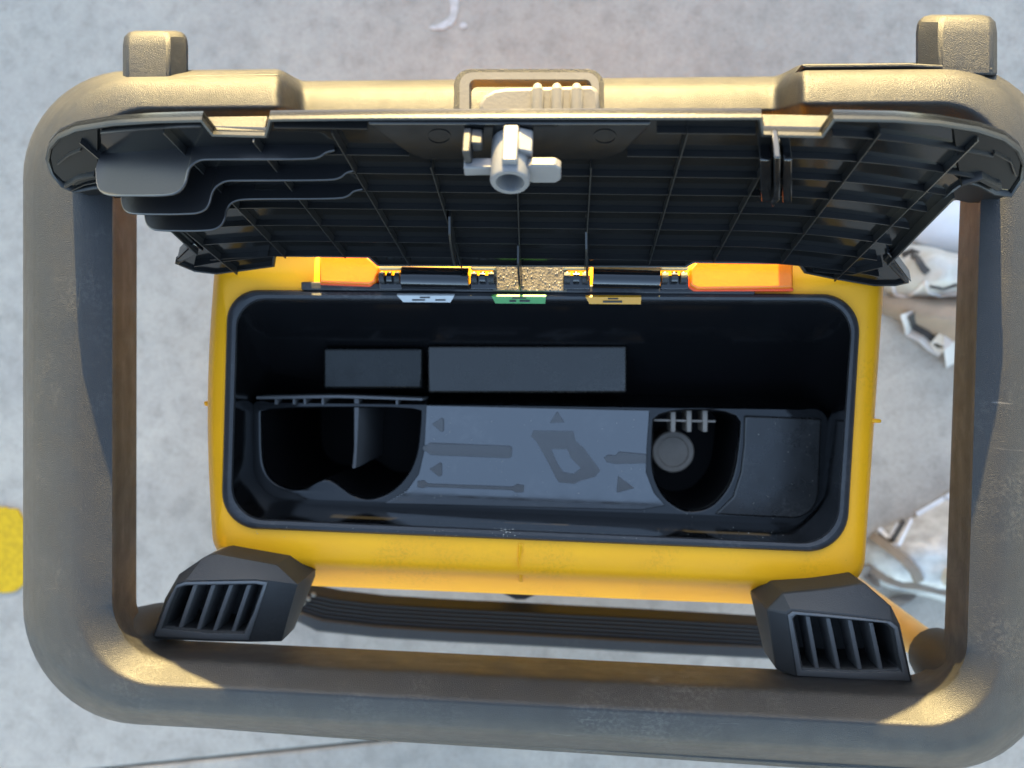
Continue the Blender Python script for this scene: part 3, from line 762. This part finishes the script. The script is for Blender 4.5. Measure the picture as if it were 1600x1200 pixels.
# ---- vent brackets between body and front bar
M_vent = mat('vent_grey', (.085, .083, .082), .38, .6, bump=.2, bscale=1500)
def bracket(base, rim, hole, slats):
    bm = bmesh.new(); zt, zb = ZF - .026, ZF - .046
    n = len(rim)
    ys = [q[1] for q in rim]; y0, y1 = min(ys), max(ys)
    def zz_(y): return ZF - .026 - .022 * (y - y0) / (y1 - y0)
    rt = [P(x, y, zz_(y)) for x, y in rim]; hl = [P(x, y, zz_(y)) for x, y in hole]
    fill(bm, [rt, hl])
    bs = [P(x, y, min(zz_(y) - .005, ZF - .034)) for x, y in base]
    # rim outline is matched to the base outline point by point
    loft(bm, [rt, bs, [Vector((p.x, p.y, zb - .03)) for p in bs]], cap1=True)
    c = sum(hl, Vector()) / len(hl)
    h2 = [p + (c - p) * .05 + Vector((0, 0, -.002)) for p in hl]
    h3 = [p + (c - p) * .10 + Vector((0, 0, -.045)) for p in hl]
    loft(bm, [hl, h2, h3], cap1=True)
    br = bm_to_obj('vent_bracket', bm, M_cage2, ROOT, sharp=24, bevel=.0014)
    up = Vector((0, 0, .0014)); bm = bmesh.new()
    ho = [p + (q - p) * .72 for p, q in zip(hl, rt)] if len(hl) == len(rt) else rt
    loft(bm, [shift(ho, -up), shift(ho, up * .6), shift([a.lerp(b, .5) for a, b in zip(ho, hl)], up), shift([a.lerp(b, .95) for a, b in zip(ho, hl)], up * .7), [p - Vector((0, 0, .006)) for p in hl]])
    bm_to_obj('vent_rim', bm, M_vent, br, sharp=50)
    for a, b in slats:
        bm = bmesh.new(); d = 3.6
        za, zb_ = zz_(a[1]) - .002, zz_(b[1]) - .002
        prism(bm, [P(a[0] - d, a[1] - 3, za), P(a[0] + d, a[1] - 3, za), P(b[0] + d, b[1], zb_), P(b[0] - d, b[1], zb_)], Vector((0, 0, -.018)))
        bm_to_obj('slat', bm, M_vent, br, bevel=.0006)
bracket([(239, 996), (258, 935), (280, 897), (318, 871), (339, 866), (432, 883), (465, 913), (452, 958), (440, 1002), (392, 1001)],
        [(238, 998), (260, 940), (276, 912), (290, 907), (340, 906), (400, 905), (421, 907), (406, 955), (391, 1003), (330, 1002)],
        [(253, 981), (266, 945), (277, 919), (290, 914), (340, 913), (400, 912), (412, 914), (398, 955), (382, 990), (330, 989)],
        (((305, 917), (280, 985)), ((333, 917), (309, 986)), ((361, 917), (335, 986)), ((389, 917), (364, 988))))
bracket([(1198, 952), (1223, 926), (1290, 920), (1351, 911), (1392, 946), (1406, 976), (1415, 1018), (1425, 1066), (1243, 1055), (1212, 1045)],
        [(1228, 958), (1236, 953), (1290, 958), (1340, 963), (1394, 970), (1404, 978), (1414, 1020), (1426, 1069), (1335, 1064), (1243, 1058)],
        [(1237, 966), (1243, 960), (1290, 964), (1340, 969), (1384, 973), (1396, 982), (1403, 1020), (1409, 1048), (1335, 1050), (1252, 1046)],
        (((1262, 966), (1277, 1046)), ((1294, 969), (1311, 1049)), ((1328, 972), (1345, 1051)), ((1361, 976), (1378, 1052))))

# ---- lower front rail with ribbed grip
ZL2 = .20
up_ = [(440, 922), (466, 925), (520, 936), (588, 944), (700, 951), (806, 956), (900, 961), (1000, 966), (1100, 972), (1215, 979)]
lo_ = [(430, 962), (462, 972), (494, 988), (588, 998), (700, 1005), (806, 1010), (900, 1015), (1000, 1021), (1100, 1026), (1225, 1032)]
bm = bmesh.new(); prism_px(bm, up_ + lo_[::-1], ZL2, ZL2 - .03)
rail = bm_to_obj('lower_rail', bm, M_rail, ROOT, bevel=.003)
bm = bmesh.new(); prism_px(bm, [lerp2(a, b, .62) for a, b in zip(up_, lo_)] + lo_[::-1], ZL2 + .004, ZL2 - .028)
bm_to_obj('rail_band', bm, M_cage2, rail, bevel=.002)
for i in range(6):
    f = .02 + i * .115
    pts = [P(*lerp2(a, b, f), ZL2 + .001) for a, b in zip(up_, lo_)]
    if i: pts[0] = P(*lerp2(lerp2(up_[0], lo_[0], f), lerp2(up_[1], lo_[1], f), .4), ZL2 + .001)
    bm = bmesh.new(); tube(bm, pts, .0019, 8); bm_to_obj('grip_rib', bm, M_rail, rail)
    c = P(490 - i * 8, 929 + i * 6.5, ZL2 + .003)
    bm = bmesh.new(); bmesh.ops.create_uvsphere(bm, u_segments=10, v_segments=8, radius=.0022, matrix=Matrix.Translation(c))
    bm_to_obj('rib_end_glint', bm, M_beige, rail)  # pale beads painting the sun glints on the rib ends

# ------------------------------------------------------------------ bags lying on the concrete on the right
def pillow(poly, h, amp, seed, z0=.0, n=34):
    """lumpy closed bag over a pixel outline on the ground"""
    pts = [P(x, y, z0 + .002) for x, y in smooth_poly(poly, 2)]
    c = sum(pts, Vector()) / len(pts); bm = bmesh.new(); rings = []
    K = 14
    for k in range(K + 1):
        u = k / K; r = []
        for p in pts:
            q = p.lerp(c, u); prof = (1 - (1 - u) ** 2.6)
            nz_ = noise.fractal(q * 16 + Vector((seed, 0, 0)), 1.0, 2.0, 4)
            cr = 1 - abs(noise.noise(q * 26 + Vector((seed + 9, 3, 0))))
            z = z0 + .002 + h * prof * (1 + amp * nz_ + amp * .8 * (cr - .7))
            r.append(Vector((q.x, q.y, z)))
        rings.append(r)
    loft(bm, [[Vector((p.x, p.y, z0 + .0005)) for p in pts]] + rings, cap0=True, cap1=True)
    return bm, c
from mathutils.bvhtree import BVHTree
def stroke(name, pts, w_, lift, m, parent, body_, h=.0015):
    me = body_.data; off = ORG[body_]
    bv = BVHTree.FromPolygons([v.co + off for v in me.vertices], [tuple(p.vertices) for p in me.polygons])
    c = []
    for x, y in dense_px(pts):
        hit = bv.ray_cast(CAM_LOC, ray(x, y))[0]
        c.append((hit if hit else P(x, y, .004)) - ray(x, y) * lift)
    rings = []
    for i, p in enumerate(c):
        t = (c[min(i + 1, len(c) - 1)] - c[max(i - 1, 0)]); t.z = 0; t = t.normalized() if t.length > 1e-6 else Vector((1, 0, 0)); s = t.cross(Vector((0, 0, 1))).normalized() * w_ / 2
        rings.append([p + s, p - s, p - s - Vector((0, 0, h)), p + s - Vector((0, 0, h))])
    bm = bmesh.new(); loft(bm, rings, cap0=True, cap1=True); return bm_to_obj(name, bm, m, parent)
def dense_px(pts):
    out = []
    for a, b in zip(pts, pts[1:]):
        n = max(2, int(math.hypot(b[0] - a[0], b[1] - a[1]) / 5))
        out += [lerp2(a, b, k / n) for k in range(n)]
    return out + [pts[-1]]
M_paper = mat('kraft_paper', (.33, .25, .18), .7, .3, bump=.3, bscale=300, var=.25, vscale=30)
M_film = mat('cream_film', (.50, .475, .43), .4, .5, var=.35, vscale=45, col2=(.40, .36, .29), bump=.2, bscale=120)
M_sheet = mat('white_sheet', (.60, .60, .60), .55, .4, var=.12, vscale=15)
M_silver = mat('silver_film', (.50, .49, .46), .3, .5, var=.35, vscale=38, col2=(.27, .255, .23), bump=.2, bscale=120)
M_pale = mat('pale_print', (.62, .55, .48), .6, .3)
M_dark = mat('dark_print', (.05, .045, .04), .6, .3)
# kraft sack with a big printed character
bm, c = pillow([(1370, 462), (1450, 455), (1560, 455), (1700, 470), (1720, 560), (1600, 620), (1520, 590), (1470, 545), (1420, 505), (1372, 488)], .045, .10, 3.1)
sack = thing('paper_sack', 'brown paper sack with dark outlined lettering beside the right cage bar', 'sack', (c.x, c.y, 0))
sackb = bm_to_obj('sack_body', bm, M_paper, sack, sharp=80)
CH = [(1424, 486), (1428, 512), (1446, 520), (1468, 540), (1478, 528), (1490, 534), (1494, 566)]
stroke('character_outline', CH, .023, .0012, M_pale, sack, sackb)
stroke('printed_character', [(1427, 490), (1431, 508), (1450, 518), (1470, 536), (1479, 534), (1487, 540), (1490, 560)], .012, .0022, M_dark, sack, sackb)
bm, c = pillow([(1380, 395), (1430, 378), (1480, 395), (1560, 400), (1600, 450), (1540, 478), (1470, 470), (1400, 472), (1370, 440)], .050, .30, 11.7)
cb = thing('plastic_bag', 'crumpled cream plastic bag lying against the brown paper sack', 'bag', (c.x, c.y, 0))
cbb = bm_to_obj('bag_body', bm, M_film, cb, sharp=80)
stroke('bag_fold', [(1395, 445), (1400, 460), (1420, 464), (1436, 452), (1446, 440), (1452, 456), (1470, 462), (1500, 458)], .004, .002, M_pale, cb, cbb)
stroke('bag_print', [(1412, 402), (1424, 396), (1436, 400), (1446, 418), (1452, 424)], .011, .001, M_dark, cb, cbb)
stroke('bag_print', [(1454, 446), (1474, 450), (1496, 444)], .005, .001, M_dark, cb, cbb)
bm, c = pillow([(1400, 335), (1450, 318), (1600, 300), (1640, 400), (1560, 420), (1490, 395), (1420, 378)], .012, .08, 5.5)
ws = bm_to_obj('packing_sheet', bm, M_sheet, sharp=80); ws['label'] = 'flat pale grey packing sheet next to the crumpled cream plastic bag'; ws['category'] = 'packing sheet'
bm, c = pillow([(1352, 850), (1372, 826), (1420, 815), (1480, 778), (1580, 740), (1640, 830), (1600, 930), (1500, 950), (1440, 930), (1380, 920), (1350, 890)], .045, .20, 21.3)
sb = thing('silver_bag', 'crumpled silver bag with pale chevron marks and brown straps, by the front right post', 'bag', (c.x, c.y, 0))
sbb = bm_to_obj('bag_body', bm, M_silver, sb, sharp=80)
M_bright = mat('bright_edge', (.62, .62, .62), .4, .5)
stroke('chevron_mark', [(1374, 826), (1391, 842), (1404, 818)], .005, .0012, M_bright, sb, sbb)
stroke('chevron_mark', [(1390, 854), (1406, 852), (1426, 812)], .005, .0012, M_bright, sb, sbb)
stroke('chevron_mark', [(1378, 832), (1396, 848), (1415, 816)], .009, .0008, M_dark, sb, sbb)
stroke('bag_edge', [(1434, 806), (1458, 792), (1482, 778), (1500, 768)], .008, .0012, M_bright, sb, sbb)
M_strap = mat('brown_strap', (.22, .175, .13), .6, .4, var=.2, vscale=60)
stroke('strap', [(1364, 838), (1390, 856), (1415, 876), (1432, 895), (1438, 910)], .009, .006, M_strap, sb, sbb, .006)
stroke('strap', [(1352, 885), (1385, 905), (1410, 914), (1438, 916), (1470, 924), (1500, 930)], .008, .004, M_strap, sb, sbb, .006)
bm, c = pillow([(1440, 872), (1452, 862), (1464, 872), (1468, 890), (1466, 904), (1452, 908), (1440, 895)], .085, .05, 31)
bm_to_obj('bag_flap', bm, M_film, sb, sharp=80)
# dead leaves under it
for (x, y, rx, ry, a, lb) in ((1408, 938, 26, 9, -.3, 'brown dead leaf on the concrete below the strap of the silver bag'), (1362, 902, 20, 10, .9, 'small brown dead leaf at the corner of the yellow tool box, beside the silver bag')):
    bm = bmesh.new(); top = []
    for i in range(20):
        t = 2 * math.pi * i / 20; u = math.cos(t) * rx; v = math.sin(t) * ry * (1 - .4 * math.cos(t))
        top.append(P(x + u * math.cos(a) - v * math.sin(a), y + u * math.sin(a) + v * math.cos(a), .012 + .008 * math.cos(t * 2)))
    prism(bm, top, Vector((0, 0, -.0012)))
    lf = bm_to_obj('dead_leaf', bm, M_strap)
    lf['category'] = 'leaf'; lf['group'] = 'dead leaves on the concrete'; lf['label'] = lb

# ------------------------------------------------------------------ grit and crumbs lying in and on the box
rg = random.Random(4)
bm = bmesh.new()
def grain(px, py, z, r_):
    bmesh.ops.create_icosphere(bm, subdivisions=1, radius=r_, matrix=Matrix.Translation(P(px, py, z)) @ Matrix.Diagonal((1, rg.uniform(.5, 1), rg.uniform(.4, .8), 1)))
for _ in range(60): grain(rg.uniform(672, 1005), rg.uniform(645, 785), ZFL + .0010, rg.uniform(.00012, .0004))
for _ in range(25): grain(rg.uniform(1170, 1270), rg.uniform(658, 790), ZFL + .0032, rg.uniform(.00012, .0004))
for _ in range(20): grain(790 + rg.gauss(0, 7), 831 + rg.gauss(0, 3), ZR + .0036, rg.uniform(.0002, .0005))
for _ in range(60): grain(rg.uniform(400, 1260), 828 + rg.uniform(-4, 14), ZR + .0034, rg.uniform(.0001, .0003))
for _ in range(90): grain(rg.uniform(772, 884), rg.uniform(414, 454), ZR + .0044, rg.uniform(.00015, .0005))
for _ in range(40): grain(rg.uniform(400, 1230), rg.uniform(795, 815), ZFL + .0004, rg.uniform(.00012, .00035))
grit = bm_to_obj('grit', bm, mat('grit', (.42, .38, .32), .8, .3), ROOT); grit['kind'] = 'stuff'
